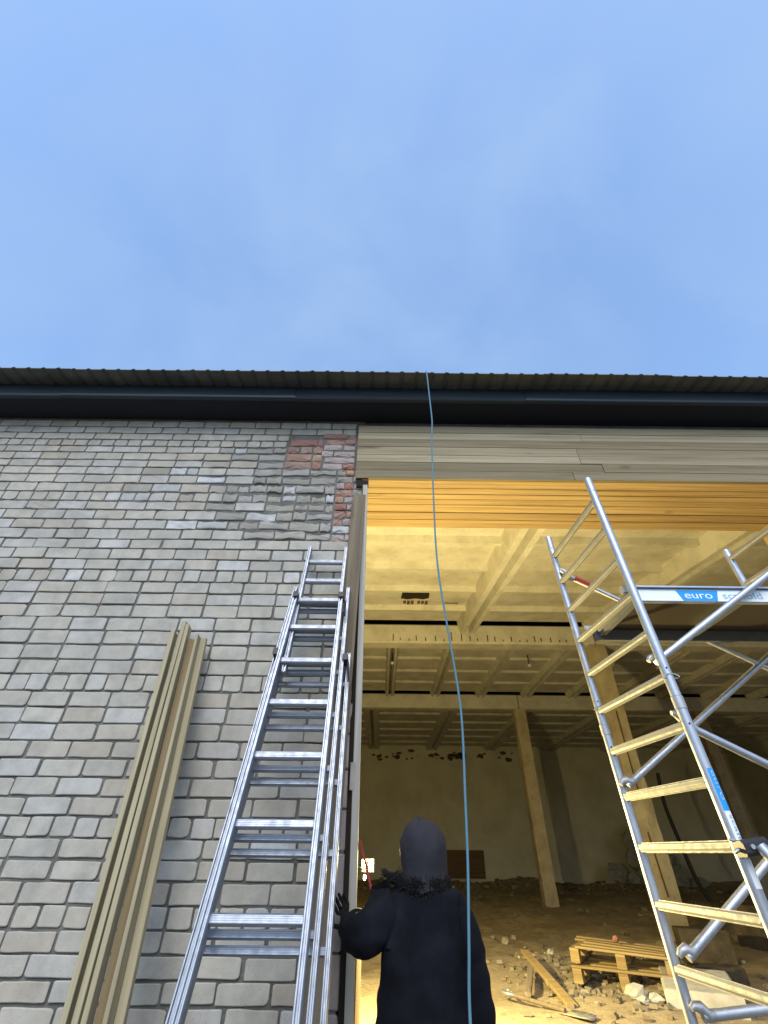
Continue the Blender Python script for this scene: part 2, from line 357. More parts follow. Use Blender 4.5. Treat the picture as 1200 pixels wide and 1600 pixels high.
for (r, a, b, z0, z1) in cells:
    xc, zc, L, H = (a + b) / 2, (z0 + z1) / 2, b - a - JOINT, z1 - z0 - JOINT
    if b < 0 and worn(xc, zc) > 0 and zc > 3.6:
        wv = worn(xc, zc)
        if random.random() < wv * .9 + .12:
            parts = [(a, b)]
            if L > .2 and random.random() < .28: q = a + (b - a) * random.uniform(.35, .65); parts = [(a, q), (q, b)]
            for (pa, pb) in parts:
                hh = H * random.uniform(1 - .36 * wv, 1.0)
                vs, fs = brick_mesh(pb - pa - JOINT, hh, .003 + .004 * wv, 1.5, .026 * wv, .006, .0025 * wv)
                dx, dy, dz = (pa + pb) / 2, D + random.uniform(-.010, .010) * wv, zc + random.uniform(-.012, .004) * wv
                rot = random.gauss(0, .035 * wv); cr, sr = math.cos(rot), math.sin(rot)
                worn_mb.add([(vx * cr - vz * sr + dx, vy * 1.25 + dy, vx * sr + vz * cr + dz) for vx, vy, vz in vs], fs)
            continue
    if in_view(xc, zc) and b < 0: single.append((zc, xc, L, H, r))
    else:
        vs, fs = brick_mesh(L, H); stuff.add([(vx + xc, vy + D + random.uniform(-.002, .003), vz + zc) for vx, vy, vz in vs], fs)
single.sort(key=lambda s: s[0])
for i, (zc, xc, L, H, r) in enumerate(single):
    if i < 300:
        full = .2615 - JOINT if L > .15 else .131 - JOINT
        me = variant('brick', full, H)
        o = bpy.data.objects.new('brick', me); COL.objects.link(o)
        o.location = (xc + random.uniform(-.004, .004), D + random.uniform(-.004, .003), zc + random.uniform(-.003, .003)); o.scale = (L / full * random.uniform(.97, 1.0), 1, H / .086 * random.uniform(.955, 1.02))
        o.rotation_euler = (random.gauss(0, .004), random.gauss(0, .008), random.gauss(0, .008)); put(o, WALL)
    else:
        vs, fs = brick_mesh(L, H); stuff.add([(vx + xc, vy + D + random.uniform(-.003, .003), vz + zc) for vx, vy, vz in vs], fs)
tag(stuff.build('brick_courses', M['brick'], WALL), kind='stuff')
tag(worn_mb.build('weathered_bricks', M['worn_brick'], WALL), kind='stuff', label='eroded, broken bricks with open joints beside the door head')
# red brick patch beside the lintel and broken red edge below it
def lay(name, mat, x0, x1, z0, z1, ch, lens, lumpy=.003, jx=.006):
    z = z0; i = 0
    while z < z1 - .03:
        h = min(ch, z1 - z); x = x0 + random.uniform(-.02, .02) if x0 < -.5 else x0
        while x < x1 - .03:
            L = min(random.choice(lens), x1 - x)
            if x1 - (x + L) < .05: L = x1 - x
            mb = MB(); mb.add(*brick_mesh(L - jx * 1.6, h - .009, .0022, 1.2, .004, .006, lumpy))
            o = mb.build(name, random.choice(mat) if isinstance(mat, list) else mat, WALL)
            o.location = (x + L / 2, D + random.uniform(-.004, .007), z + h / 2); o.rotation_euler = (0, random.gauss(0, .012), 0)
            o.parent = WALL; o.matrix_parent_inverse = WALL.matrix_world.inverted(); x += L
        z += h; i += 1
lay('red_brick', M['red_brick'], -.95, -.60, 4.46, 4.87, .102, [.25, .27, .125], .006, .009)
lay('red_brick', [M['red_brick'], M['red_brick'], M['quoin']], -.60, -.285, 4.46, 4.96, .083, [.12, .19, .25], .005, .008)
lay('red_brick', [M['red_brick'], M['quoin'], M['worn_brick']], -.44, -.20, 3.64, 4.455, .082, [.11, .15, .08], .006)
lay('quoin_brick', M['quoin'], -.285, JX - .055, .42, 3.62, .197, [.09], .003, .004)

# --- door head cladding, linings and jamb strips
clad = MB(); clad.box((1.9, D + .004, 4.66), (4.3, .02, .64)); CL = clad.build('lintel_cladding', M['brown_board'], BLD)
zb = [4.322, 4.423, 4.53, 4.625, 4.735, 4.84, 4.935, 5.03]
cuts = [[1.75], [2.05, 1.78], [1.86], [1.86], [], [1.95], []]
for i in range(7):
    xs = [-.265] + sorted(set(cuts[i][:1])) + [4.13]
    for a, b in zip(xs, xs[1:]):
        p = MB(); p.box((0, 0, 0), (b - a - .003, .028, zb[i + 1] - zb[i] - random.uniform(.0005, .003)), ch=.002)
        o = p.build('plank', M['new_board_x']); o.location = ((a + b) / 2, D - .022 + random.uniform(-.005, .004), (zb[i] + zb[i + 1]) / 2); put(o, CL)
lin = MB(); lin.box((1.86, D + .39, HZ + .055), (4.25, .77, .02)); LN = lin.build('door_lining', M['brown_board'], BLD)
ys = [3.045, 3.158, 3.246, 3.323, 3.413, 3.538, 3.657, 3.80]
for a, b in zip(ys, ys[1:]):
    p = MB(); p.box((0, 0, 0), (RX + .20, b - a - .006, .03), ch=.004); o = p.build('plank', M['lining_x'])
    o.location = (RX / 2 - .10, (a + b) / 2, HZ + .022 + random.uniform(-.005, .005)); put(o, LN)
for a, b in zip((3.09, 3.27, 3.45, 3.63), (3.265, 3.445, 3.625, 3.81)):
    p = MB(); p.box((0, 0, 0), (.025, b - a, HZ - .49), ch=.003); o = p.build('plank', M['lining_z']); o.location = (RX + .013, (a + b) / 2, (HZ + .49) / 2); put(o, LN)
    p = MB(); y_ = (a + b) / 2; xo = -.012 - .09 * (y_ - 3.05); p.bar((-.14 + xo, y_, .49), (-.205 + xo, y_, HZ), .025, b - a, ch=.003); p.build('plank', M['lining_z'], LN)
p = MB(); p.bar((-.122, 3.5, .49), (-.122, 3.5, 1.285), .024, .8, (1, 0, 0), ch=.003); p.build('plank', M['lining_z'], LN)
s = MB(); s.bar((-.128, D - .02, .4), (-.172, D - .02, 4.24), .042, .03, ch=.003); s.build('door_edge_strip', M['white_strip'], BLD)
s = MB(); s.bar((-.165, D + .005, .4), (-.205, D + .005, 3.95), .03, .012); s.build('dark_joint', M['dark_hole'], BLD)
s = MB(); s.box((-.166, D - .022, 1.96), (.035, .03, .14), ch=.004); s.build('hinge_block', M['quoin'], BLD)
s = MB(); s.box((-.20, D - .012, 4.27), (.11, .02, .075)); s.build('bearing_gap', M['dark_hole'], BLD)

# --- eaves
RF = MB(); RF.box((1, 2.925, 5.155), (17.6, .33, .022)); ROOF = RF.build('eaves_soffit', M['soffit'], BLD)
xf = -7.8
for i in range(8):
    L_ = 2.3; dz = random.uniform(-.004, .004); dy = random.uniform(-.004, .004)
    f = MB(); f.box((0, 0, 0), (L_ - .004, .022, .25), ch=.004); o = f.build('fascia', M['fascia']); o.location = (xf + L_ / 2, 2.79 + dy, 5.262 + dz); o.rotation_euler = (0, random.gauss(0, .0012), 0); put(o, BLD)
    f = MB(); f.box((0, 0, 0), (L_ + .03, .03, .035), ch=.006); o = f.build('drip_edge', M['fascia']); o.location = (xf + L_ / 2, 2.772 + dy + .001 * (i % 2), 5.155 + dz + .002 * (i % 2)); put(o, BLD); xf += L_
f = MB(); f.box((1, 2.83, 5.40), (17.6, .06, .05)); f.build('batten', M['soffit'], BLD)
pitch, nw = .146, 8
prof = [(0, 0), (.36, 0), (.44, .012), (.5, .016), (.56, .016), (.62, .012), (.70, 0)]
pm = MB(); pts = []
for k_ in range(nw):
    for (t, h) in prof: pts.append(((k_ + t) * pitch, h))
pts.append((nw * pitch + .05, 0))
n = len(pts); y0, y1, sl = 2.58, 11.0, .136
vv = []
for y in (y0, y1):
    for th in (0, -.008): vv += [(x, y, 5.318 + sl * (y - y0) + h + th) for x, h in pts]
ff = []
for i in range(n - 1):
    ff += [(i, i + 1, 2 * n + i + 1, 2 * n + i), (n + i, 3 * n + i, 3 * n + i + 1, n + i + 1), (i, n + i, n + i + 1, i + 1)]
pm.add(vv, ff); sheet_me = pm.mesh('roof_sheet'); sheet_me.materials.append(M['roof'])
for i in range(24):
    o = bpy.data.objects.new('roof_sheet', sheet_me); COL.objects.link(o); o.location = (-7.8 + i * nw * pitch, random.uniform(-.006, .006), random.uniform(0, .003)); put(o, BLD)
f = MB(); f.box((4.75, 18.35, 6.83), (26.7, 15.1, .04)); f.build('rear_roof', M['roof'], BLD)
f = MB(); f.box((4.75, 10.85, 6.6), (26.7, .04, .42)); f.build('roof_step', M['roof'], BLD)

# --- hall interior: ribbed slabs, beams, pillars, walls
def slab(x0, w, yA, yB, zA, zB, cross, rib=.2, depth=.3):
    mb = MB(); zz = lambda y: zA + (zB - zA) * (y - yA) / (yB - yA)
    def slope_box(xa, xb, ya, yb, lo, hi, taper=0.0, tapy=0.0):
        vs = [(xa + taper, ya + tapy, zz(ya) + lo), (xb - taper, ya + tapy, zz(ya) + lo), (xb - taper, yb - tapy, zz(yb) + lo), (xa + taper, yb - tapy, zz(yb) + lo), (xa, ya, zz(ya) + hi), (xb, ya, zz(ya) + hi), (xb, yb, zz(yb) + hi), (xa, yb, zz(yb) + hi)]
        mb.add(vs, [(0, 1, 2, 3), (7, 6, 5, 4), (0, 4, 5, 1), (1, 5, 6, 2), (2, 6, 7, 3), (3, 7, 4, 0)])
    slope_box(x0 + .01, x0 + w - .01, yA, yB - .08, 0, .06)
    for xa in (x0 + .012, x0 + w - rib - .012): slope_box(xa, xa + rib, yA, yB + .02, -depth, 0.004, .05)
    for yc in cross: slope_box(x0 + .1, x0 + w - .1, yc - .11, yc + .11, -depth * .33, .003, 0, .05)
    return mb
c1 = [5.62, 6.64, 7.72, 8.9]
me = slab(0, 3.0, 3.5, 10.0, 5.21 - .05, 6.02, [4.5] + c1).mesh('ceiling_slab'); me.materials.append(M['concrete'])
for i in range(-3, 6):
    o = bpy.data.objects.new('ceiling_slab', me); COL.objects.link(o); o.location = (1.99 + 3 * i, 0, 0); put(o, BLD)
me = slab(0, 1.55, 10.42, 15.8, 6.02, 6.02, [11.4, 12.5, 13.6, 14.7], .16, .17).mesh('ceiling_slab'); me.materials.append(M['concrete'])
for i in range(-6, 11):
    o = bpy.data.objects.new('ceiling_slab', me); COL.objects.link(o); o.location = (.27 + 1.55 * i, 0, 0); put(o, BLD)
me = slab(0, 3.0, 16.22, 25.5, 6.03, 6.03, [17.4, 18.8, 20.2, 21.6, 23.0, 24.4], .3, .19).mesh('ceiling_slab'); me.materials.append(M['concrete'])
for i in range(-4, 6):
    o = bpy.data.objects.new('ceiling_slab', me); COL.objects.link(o); o.location = (-.4 + 3 * i, 0, 0); put(o, BLD)
beams = []
for y in (10.0, 15.8):
    xs = [-8.2, 4.98 if y < 12 else 4.63, 17.6]
    for a, b in zip(xs, xs[1:]):
        p = MB(); p.box(((a + b) / 2, y + .2, 5.72), (b - a - .03, .4, .46), ch=.03); beams.append(p.build('ceiling_beam', M['concrete'], BLD))
        t = MB(); t.box(((a + b) / 2, y + .3, 5.99), (b - a, .2, .08)); t.build('beam_slot_shade', M['dark_hole'], BLD)  # black filler paints the shade of the slot above the beam
rs = MB(); x = .25
while x < 4.4:
    h = random.choice([.05, .08, .12, .16, .2, .06]) * (1 if x < 2.6 else .7)
    rs.box((x, 9.992, 5.53 + h / 2 + random.uniform(0, .02)), (.022, .012, h)); x += random.uniform(.14, .24)
tag(rs.build('rebar_stub', M['rust'], beams[0]), kind='stuff')
hole = MB()
o_ = [(-.27, -.13), (-.1, -.16), (.12, -.12), (.27, -.17), (.29, .1), (.18, .15), (.0, .12), (-.15, .16), (-.29, .12)]
hy, hx = 8.16, .66; hz = 5.16 + (6.02 - 5.16) * (hy - 3.5) / 6.5
o_ = [(a, b * 1.7) for a, b in o_]
hole.add([(hx + a, hy + b, hz + b * .132 - .004) for a, b in o_] + [(hx + a, hy + b, hz + b * .132 + .05) for a, b in o_], [tuple(range(9)), tuple(range(17, 8, -1))] + [(i, (i + 1) % 9, 9 + (i + 1) % 9, 9 + i) for i in range(9)])
hole.build('broken_opening', M['dark_hole'], BLD)  # dark patch under the deck; the hole's inner shade is its colour
hole = MB()
for i in range(6):
    hole.box((hx - .2 + .08 * i + (.06 if i > 2 else 0), hy + .42 + random.uniform(-.03, .02), hz + .052), (.06, .2, .012), ch=0)
hole.build('exposed_lath', M['rust'], BLD)
hole = MB(); hole.box((1.45, 8.62, 5.83), (.3, .02, .012)); hole.build('crack', M['dark_hole'], BLD)
def pillar(x, y, ztop, w):
    mb = MB(); n_ = 14; vs = []
    for i in range(n_ + 1):
        z = .3 + (ztop - .3) * i / n_; q = w / 2
        for (sx, sy) in ((-1, -1), (0, -1), (1, -1), (1, 0), (1, 1), (0, 1), (-1, 1), (-1, 0)):
            j = .014
            vs.append((x + sx * q * (.94 if sx and sy else 1) + random.uniform(-j, j), y + sy * q * (.94 if sx and sy else 1) + random.uniform(-j, j), z))
    fs = [(i * 8 + k_, i * 8 + (k_ + 1) % 8, (i + 1) * 8 + (k_ + 1) % 8, (i + 1) * 8 + k_) for i in range(n_) for k_ in range(8)]
    mb.add(vs, fs); return mb.build('pillar', M['pillar'], BLD)
P1 = pillar(4.99, 10.2, 5.49, .40); pillar(4.65, 16.0, 5.49, .38); pillar(11.0, 10.2, 5.49, .4); pillar(10.7, 16.0, 5.49, .38)
cr = MB(); cr.box((4.97, 9.985, 3.3), (.02, .012, 1.5), Matrix.Rotation(R(1), 3, 'Y')); cr.box((4.93, 9.985, 1.5), (.022, .012, .9), Matrix.Rotation(R(-2), 3, 'Y')); cr.build('crack', M['rust'], P1)
bw = MB(); bw.box((4.7, 25.7, 3.4), (26.6, .4, 6.8)); bw.build('rear_wall', M['plaster'], BLD)
bw = MB(); bw.box((-8.4, 14.6, 3.4), (.4, 22.2, 6.8)); bw.build('side_wall', M['plaster'], BLD)
bw = MB(); bw.box((17.9, 14.6, 3.4), (.4, 22.2, 6.8)); bw.build('side_wall', M['plaster'], BLD)
# missing plaster along the top of the rear wall
pt = MB()
for i in range(46):
    x = random.choice([random.uniform(-.5, 1.2), random.uniform(1.0, 4.4), random.uniform(3.5, 8)]); z = random.gauss(5.55, .1); q = random.uniform(.05, .22)
    k_ = 7; vs = [(x + math.cos(2 * math.pi * i_ / k_) * q * random.uniform(.6, 1.2), 25.49, z + math.sin(2 * math.pi * i_ / k_) * q * .5 * random.uniform(.6, 1.2)) for i_ in range(k_)]
    pt.add(vs + [(a, 25.52, b) for a, _, b in vs], [tuple(range(k_))] + [(j, (j + 1) % k_, k_ + (j + 1) % k_, k_ + j) for j in range(k_)])
tag(pt.build('broken_plaster', M['rust'], BLD), kind='stuff')
for x, y in ((.274, 12.07), (4.04, 12.15)):
    t = thing('light_bulb', (x, y, 5.75), 'small bare bulb under the ceiling beyond the first beam, ' + ('left one near the door edge' if x < 2 else 'right one above the thin pillar'), 'light bulb', 'bare bulbs under the ceiling')
    b = MB(); b.lump((x, y, 5.72), .045, j=0, n=10, m=6); b.build('bulb', M['pale_print'], t, True)
    b = MB(); b.tube([(x, y, 5.76), (x, y, 6.0)], .018, 8); b.build('socket', M['black'], t)

# ------------------------------------------------------------------ work light inside the door edge (lit in the photograph)
LX, LY, LZ = -.105, 4.8, 1.515
t = thing('work_light', (LX, LY, .5), 'small lit work light with two pale panels just inside the white door strip', 'work light')
b = MB(); b.box((LX, LY + .03, LZ), (.10, .05, .09), ch=.006); b.build('housing', M['black'], t)
for dx in (-.037, .022):
    b = MB(); b.box((LX + dx, LY - .004, LZ + .012), (.03, .012, .05), ch=.003); b.build('lamp_panel', M['led'], t)
b = MB(); b.lump((LX - .025, LY - .004, LZ - .078), .014, (1, .5, 1.5), j=0); b.build('indicator', M['led_low'], t)
b = MB(); b.tube([(LX, LY + .06, LZ), (LX - .62, LY + .06, LZ)], .012, 8); b.build('bracket', M['black'], t)
b = MB(); b.tube([(LX - .62, LY + .06, LZ + .1), (LX - .62, LY + .06, .5)], .016, 8); b.build('pole', M['black'], t)
for a in (0.6, 2.7, 4.8):
    b = MB(); b.tube([(LX - .62, LY + .06, .8), (LX - .62 + .22 * math.cos(a), LY + .06 + .22 * math.sin(a), .51)], .009, 8); b.build('leg', M['black'], t)
ld = bpy.data.lights.new('work_light_glow', 'POINT'); ld.energy = LAMP_POWER; ld.color = LAMP_COLOR; ld.shadow_soft_size = .07
lo = bpy.data.objects.new('work_light_glow', ld); COL.objects.link(lo); lo.location = (LX + .12, LY - .02, LZ + .06); put(lo, t)

# ------------------------------------------------------------------ aluminium extension ladder
def lean(d0, z, X): return Vector((X, d0 + .268 * z, z))
t = thing('extension_ladder', (-.49, 2.06, 0), 'tall silver aluminium extension ladder leaning on the brick wall beside the doorway', 'ladder')
LD = Vector((0, .268, 1)).normalized(); LNRM = Vector((0, -1, .268)).normalized()
def stile(p0, p1, w, dp, name='stile'):
    mb = MB(); s_ = Vector((1, 0, 0)); mb.bar(p0, p1, w, dp, s_, ch=.004)
    ax = (p1 - p0).normalized()
    for sg in (-1, 1):
        o_ = LNRM * (dp / 2 + .006) + s_ * sg * w * .335
        mb.bar(p0 + o_, p1 + o_, w * .33, .013, s_, ch=.002)
    _e = LNRM * (dp / 2 + .0012); mb.bar(p0 + _e, p1 + _e, w * .30, .003, s_)
    return mb.build(name, M['alu'], t)
zr = [3.39, 3.195, 2.99, 2.765, 2.525, 2.265, 1.99, 1.70, 1.385, 1.08, .78, .48, .2]
#        name d0   z-range       XL(top,bottom)     XR(top,bottom)     w    depth
secs = [(2.062, 2.45, 3.535, -.588, -.60, -.300, -.300, .024, .05),
        (2.020, .03, 3.01, -.606, -.70, -.292, -.285, .027, .06),
        (2.100, .03, 3.13, -.640, -.745, -.255, -.247, .025, .06),
        (2.175, .03, 2.62, -.640, -.745, -.218, -.203, .024, .06)]
for si, (d0, za, zb_, xlt, xlb, xrt, xrb, w_, dp) in enumerate(secs):
    fx = lambda z, a, b: b + (a - b) * (z - 1.1) / (zb_ - 1.1)
    stile(lean(d0, za, fx(za, xlt, xlb)), lean(d0, zb_, xlt), w_, dp); stile(lean(d0, za, fx(za, xrt, xrb)), lean(d0, zb_, xrt), w_, dp)
    for z in zr:
        z -= (0, 0, .05, .105)[si]
        if za < z < zb_ - .01:
            mb = MB(); a, b = lean(d0, z, fx(z, xlt, xlb) + w_ * .4), lean(d0, z, fx(z, xrt, xrb) - w_ * .4)
            mb.bar(a, b, .040 if si < 2 else .032, .030, LD, ch=.007)
            for q in (-.010, -.003, .004, .011): mb.bar(a + LD * q + LNRM * .0152, b + LD * q + LNRM * .0152, .003, .003, LD)
            mb.build('rung', M['alu'], t)
for (d0, z, X) in ((2.0, 3.01, -.606), (2.0, 3.01, -.292), (2.08, 2.56, -.232), (2.02, 2.57, -.655)):
    mb = MB(); c_ = lean(d0, z, X); mb.bar(c_ - LD * .022, c_ + LD * .022, .036, .075, (1, 0, 0), ch=.006); mb.build('guide_cap', M['black'], t)
mb = MB(); mb.tube([lean(2.03, 3.0, -.275), lean(2.0, 2.98, -.262), lean(2.03, 2.87, -.258)], .007, 6); mb.build('hook', M['black'], t)
mb = MB(); mb.tube([lean(2.08, 2.56, -.225), lean(2.06, 2.53, -.212), lean(2.10, 2.42, -.205)], .007, 6); mb.build('hook', M['black'], t)
for X in (-.70, -.285, -.745, -.2):
    mb = MB(); mb.box((X, 2.10, .02), (.045, .09, .04), ch=.006); mb.build('foot', M['black'], t)

# ------------------------------------------------------------------ boards leaning on the wall
def leaning_board(label, top, bot, w, th, yaw, mat, group='timber boards leaning on the brick wall', name='timber_board'):
    top, bot = Vector(top), Vector(bot); z = (top - bot).normalized(); x0 = Vector((math.cos(yaw), math.sin(yaw), 0))
    x = (x0 - z * x0.dot(z)).normalized(); y = z.cross(x); L = (top - bot).length
    mb = MB(); mb.box((0, 0, L / 2), (w, th, L), ch=.0025)
    me = mb.mesh(name); bm = bmesh.new(); bm.from_mesh(me)
    eds = [e for e in bm.edges if abs(e.verts[0].co.z - e.verts[1].co.z) > L * .9]
    bmesh.ops.subdivide_edges(bm, edges=eds, cuts=9)
    a1, a2 = random.uniform(-.006, .006), random.uniform(-.004, .004)
    for v in bm.verts:
        q = v.co.z / L; v.co.x += a1 * math.sin(math.pi * q) + random.uniform(-.0008, .0008); v.co.y += a2 * math.sin(math.pi * q)
    bm.to_mesh(me); bm.free()
    o = link(name, me, mat); MM = Matrix((x, y, z)).transposed().to_4x4(); MM.translation = bot; o.matrix_world = MM
    return tag(o, label, 'board', group)
# top X, bottom X at ground, y at top, z top, width, thickness, yaw of the wide side
B0 = [('leftmost of the leaning boards, narrow edge outward, top just under a mortar joint', -1.448, 2.955, 2.80, 0, .027, .07, R(3)),
      ('tallest of the leaning boards, second from the left, with a brown knot', -1.392, 2.965, 2.87, 0, .027, .07, R(-2)),
      ('third leaning board from the left, narrow pale edge outward', -1.356, 2.945, 2.84, 0, .024, .07, R(2)),
      ('leaning board with its shaded brown face turned to the doorway', -1.306, 2.955, 2.75, 0, .062, .020, R(30)),
      ('thin pale board edge between the brown faced board and the outer grey one', -1.268, 2.94, 2.77, 0, .019, .06, R(-4)),
      ('rightmost leaning board, wide greyish face outward', -1.236, 2.965, 2.76, 0, .042, .026, R(-12))]
for (lb, xt, yt, zt_, xb, w_, th, yaw) in B0:
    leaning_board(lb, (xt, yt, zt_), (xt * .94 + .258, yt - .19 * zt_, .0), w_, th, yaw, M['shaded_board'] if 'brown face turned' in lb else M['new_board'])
leaning_board('long brown board leaning upright between the ladder and the door edge', (-.222, 3.02, 4.12), (-.305, 2.74, 0), .115, .022, 0, M['brown_board'], group='')

# ------------------------------------------------------------------ mobile scaffold tower in the doorway
t = thing('scaffold_tower', (2.1, 2.72, 0), 'aluminium mobile scaffold tower with ladder frame standing in the doorway', 'scaffold')
def Lx(z): return 1.50 - .028 * (z - .15) if z < 4 else 0
def Rx(z): return 1.575 - .034 * (z - .15)
LYd, RYd = 3.10, 2.35
def std(x0, x1, y, z0, z1, split, ztop):
    a = MB(); f_ = lambda z: x0 + (x1 - x0) * (z - z0) / (z1 - z0)
    a.tube([(f_(z0), y, z0), (f_(split), y, split)], .0254, 16); s1 = a.build('standard', M['tube'], t, True)
    a = MB(); a.tube([(f_(split + .003), y, split + .003), (f_(ztop), y, ztop)], .0254, 16); a.build('standard', M['tube'], t, True)
    a = MB(); a.tube([(f_(split - .06), y, split - .06), (f_(split - .058), y, split - .058), (f_(split), y, split), (f_(split + .002), y, split + .002)], [.0254, .0285, .0285, .0254], 16); a.build('spigot_collar', M['steel'], s1, True)
    a = MB(); a.tube([(f_(split + .09) - .04, y - .012, split + .09), (f_(split + .09) + .04, y - .012, split + .09)], .0035, 6)
    a.tube([(f_(split + .09) + .04 * math.cos(q), y - .03 + .005 * math.sin(q), split + .09 + .02 * math.sin(q)) for q in [i * math.pi / 6 for i in range(7)]], .003, 6); a.build('locking_pin', M['steel'], s1, True)
    for zz in (split + .14, split - .13, ztop - .12):
        a = MB(); a.tube([(f_(zz) - .006, y - .0245, zz), (f_(zz) - .006, y - .0262, zz)], .005, 8); a.build('pin_hole', M['dark_hole'], s1)
    return s1
for (xl, xr, ln) in ((0, 0, True), (1.455, 1.455, False)):
    sl_ = std(Lx(.15) + xl, Lx(3.75) + xl, LYd, .15, 3.75, 2.27, 3.74 if ln else 3.63); sr_ = std(Rx(.15) + xr, Rx(3.74) + xr, RYd, .15, 3.74, 2.245, 3.73)
    if ln: SR = sr_
    for i in range(14):
        z = 3.545 - .2385 * i
        if z < .3: break
        a = MB(); p0 = Vector((Lx(z) + xl, LYd - .02, z)); p1 = Vector((Rx(z) + xr, RYd + .02, z)); dr = (p1 - p0).normalized()
        a.tube([p0, p1], .0205, 10)
        for q in range(8):
            an = 2 * math.pi * q / 8 + .2; off = Vector((math.cos(an), 0, math.sin(an))) * .0205
            a.bar(p0 + off, p1 + off, .004, .004, (0, 0, 1))
        rg = a.build('rung', M['rung'], t, False)
    for (x, y) in ((Lx(.15) + xl, LYd), (Rx(.15) + xr, RYd)):
        a = MB(); a.tube([(x, y, .0 + .12), (x, y, .2)], .018, 10); leg = a.build('castor_stem', M['steel'], t, True)
        a = MB(); a.tube([(x - .025, y + .03, .0755), (x + .025, y + .03, .0755)], .075, 20); a.build('wheel', M['black'], leg, True)
def brace(p0, p1, r=.0195, hook0=True, hook1=True):
    p0, p1 = Vector(p0), Vector(p1); d = (p1 - p0).normalized(); a = MB(); a.tube([p0, p1], r, 14); b = a.build('brace', M['tube'], t, True)
    for e, hk, s_ in ((p0, hook0, 1), (p1, hook1, -1)):
        if hk:
            a = MB(); a.tube([e - d * s_ * .045 + Vector((0, -.0, .028)), e - d * s_ * .03 + Vector((0, 0, .036)), e + Vector((0, 0, .03)), e + d * s_ * .03, e + d * s_ * .06], [.012, .018, .024, .025, .0215], 10); a.build('brace_hook', M['steel'], b, True)
    return b
brace((1.505, 2.415, 2.445), (3.0, 2.31, 3.37))
brace((1.46, 3.05, 1.93), (2.95, 3.05, 2.87))
bb = brace((1.44, 3.05, 3.345), (2.95, 3.05, 2.46), .017)
a = MB(); a.tube([(1.50, 3.045, 3.318), (1.60, 3.045, 3.262)], .023, 10); a.build('red_latch', M['redclip'], bb, True)
brace((1.53, 2.42, 2.135), (2.98, 2.42, 1.36))
brace((1.47, 2.95, 1.22), (2.98, 2.95, 2.18), .021)
brace((1.51, 3.05, 1.012), (2.98, 3.05, 1.14), .021)
a = MB(); a.tube([(1.55, 2.25, 1.64), (2.15, 1.75, .06)], .021, 14); og = a.build('outrigger', M['tube'], t, True)
a = MB(); a.box((1.545, 2.295, 1.635), (.11, .075, .055), Matrix.Rotation(R(-8), 3, 'Y'), ch=.012); cl_ = a.build('clamp', M['black'], t)
for dx in (-.022, .03):
    a = MB(); a.tube([(1.545 + dx, 2.262, 1.635), (1.545 + dx, 2.25, 1.635)], .009, 8); a.build('clamp_bolt', M['steel'], cl_, True)
a = MB(); a.tube([(1.49, 2.30, 1.625), (1.465, 2.30, 1.615)], .008, 8); a.tube([(1.49, 2.31, 1.655), (1.47, 2.31, 1.66)], .006, 8); a.build('clamp_bolt', M['steel'], cl_, True)

def text_mesh(body, size, name):
    cu = bpy.data.curves.new(name, 'FONT'); cu.body = body; cu.size = size; cu.align_x = 'LEFT'; cu.extrude = .0004
    ob = bpy.data.objects.new(name, cu); COL.objects.link(ob); dg = bpy.context.evaluated_depsgraph_get()
    me = bpy.data.meshes.new_from_object(ob.evaluated_get(dg)); bpy.data.objects.remove(ob); me.name = name; return me
# blue sticker on the near standard
def on_std(z, ang, rad=.0258):
    return Vector((Rx(z) + rad * math.sin(ang), RYd - rad * math.cos(ang), z))
def wrap_strip(z0, z1, a0, a1, rad, name, mat, parent):
    mb = MB(); vs = []; fs = []
    for z in (z0, z1):
        for k_ in range(6): vs.append(on_std(z, a0 + (a1 - a0) * k_ / 5, rad))
    fs = [(k_, k_ + 1, 7 + k_, 6 + k_) for k_ in range(5)]
    mb.add(vs, fs); return mb.build(name, mat, parent, True)
stk = wrap_strip(1.762, 1.925, R(-25), R(55), .0259, 'sticker', M['blue_print'], SR)
def std_text(body, size, ztop, mat, spread):
    me = text_mesh(body, size, 'lettering')
    for v in me.vertices:          # run the text down the tube
        u, vv_ = v.co.x * spread, v.co.y - size * .25
        a_ = R(15) + vv_ / .0262; p = on_std(ztop - u, a_, .0262); v.co = p
    link('lettering', me, mat, SR)
std_text('euro', .03, 1.92, M['pale_print'], 2.1); wrap_strip(1.50, 1.761, R(-25), R(55), .0257, 'sticker', M['pale_print'], SR); std_text('scaffold', .026, 1.75, M['soft_blue_print'], 2.0)

# ------------------------------------------------------------------ platform hooked on the rungs
tp = thing('scaffold_platform', (2.2, 2.72, 2.85), 'scaffold platform with aluminium side rails hooked on the tower rungs', 'platform')
ZP = 2.80
for y in (2.42, 3.02):
    a = MB(); a.box((2.205, y, ZP + .05), (1.39, .03, .088), ch=.003); a.box((2.205, y - .006 if y < 2.7 else y, ZP + .099), (1.40, .052, .010)); rail = a.build('side_rail', M['tube'] if y < 2.7 else M['dark_alu'], tp)
    if y < 2.7: NR = rail
    for x in (1.49, 2.92):
        a = MB(); a.box((x, y, ZP + .085), (.07, .04, .055), ch=.008); a.build('hook', M['steel'], tp)
a = MB(); a.box((2.205, 2.72, ZP + .085), (1.38, .565, .012)); a.build('deck', M['deck'], tp)
for x in (1.56, 2.2, 2.85):
    a = MB(); a.box((x, 2.72, ZP + .055), (.04, .57, .045)); a.build('cross_member', M['dark_alu'], tp)
a = MB(); a.box((1.475, 2.66, ZP + .035), (.012, .42, .05)); a.build('end_plate', M['rung'], tp)
a = MB(); a.box((2.12, 2.4038, ZP + .045), (1.15, .0012, .068)); a.build('label_strip', M['pale_print'], NR)
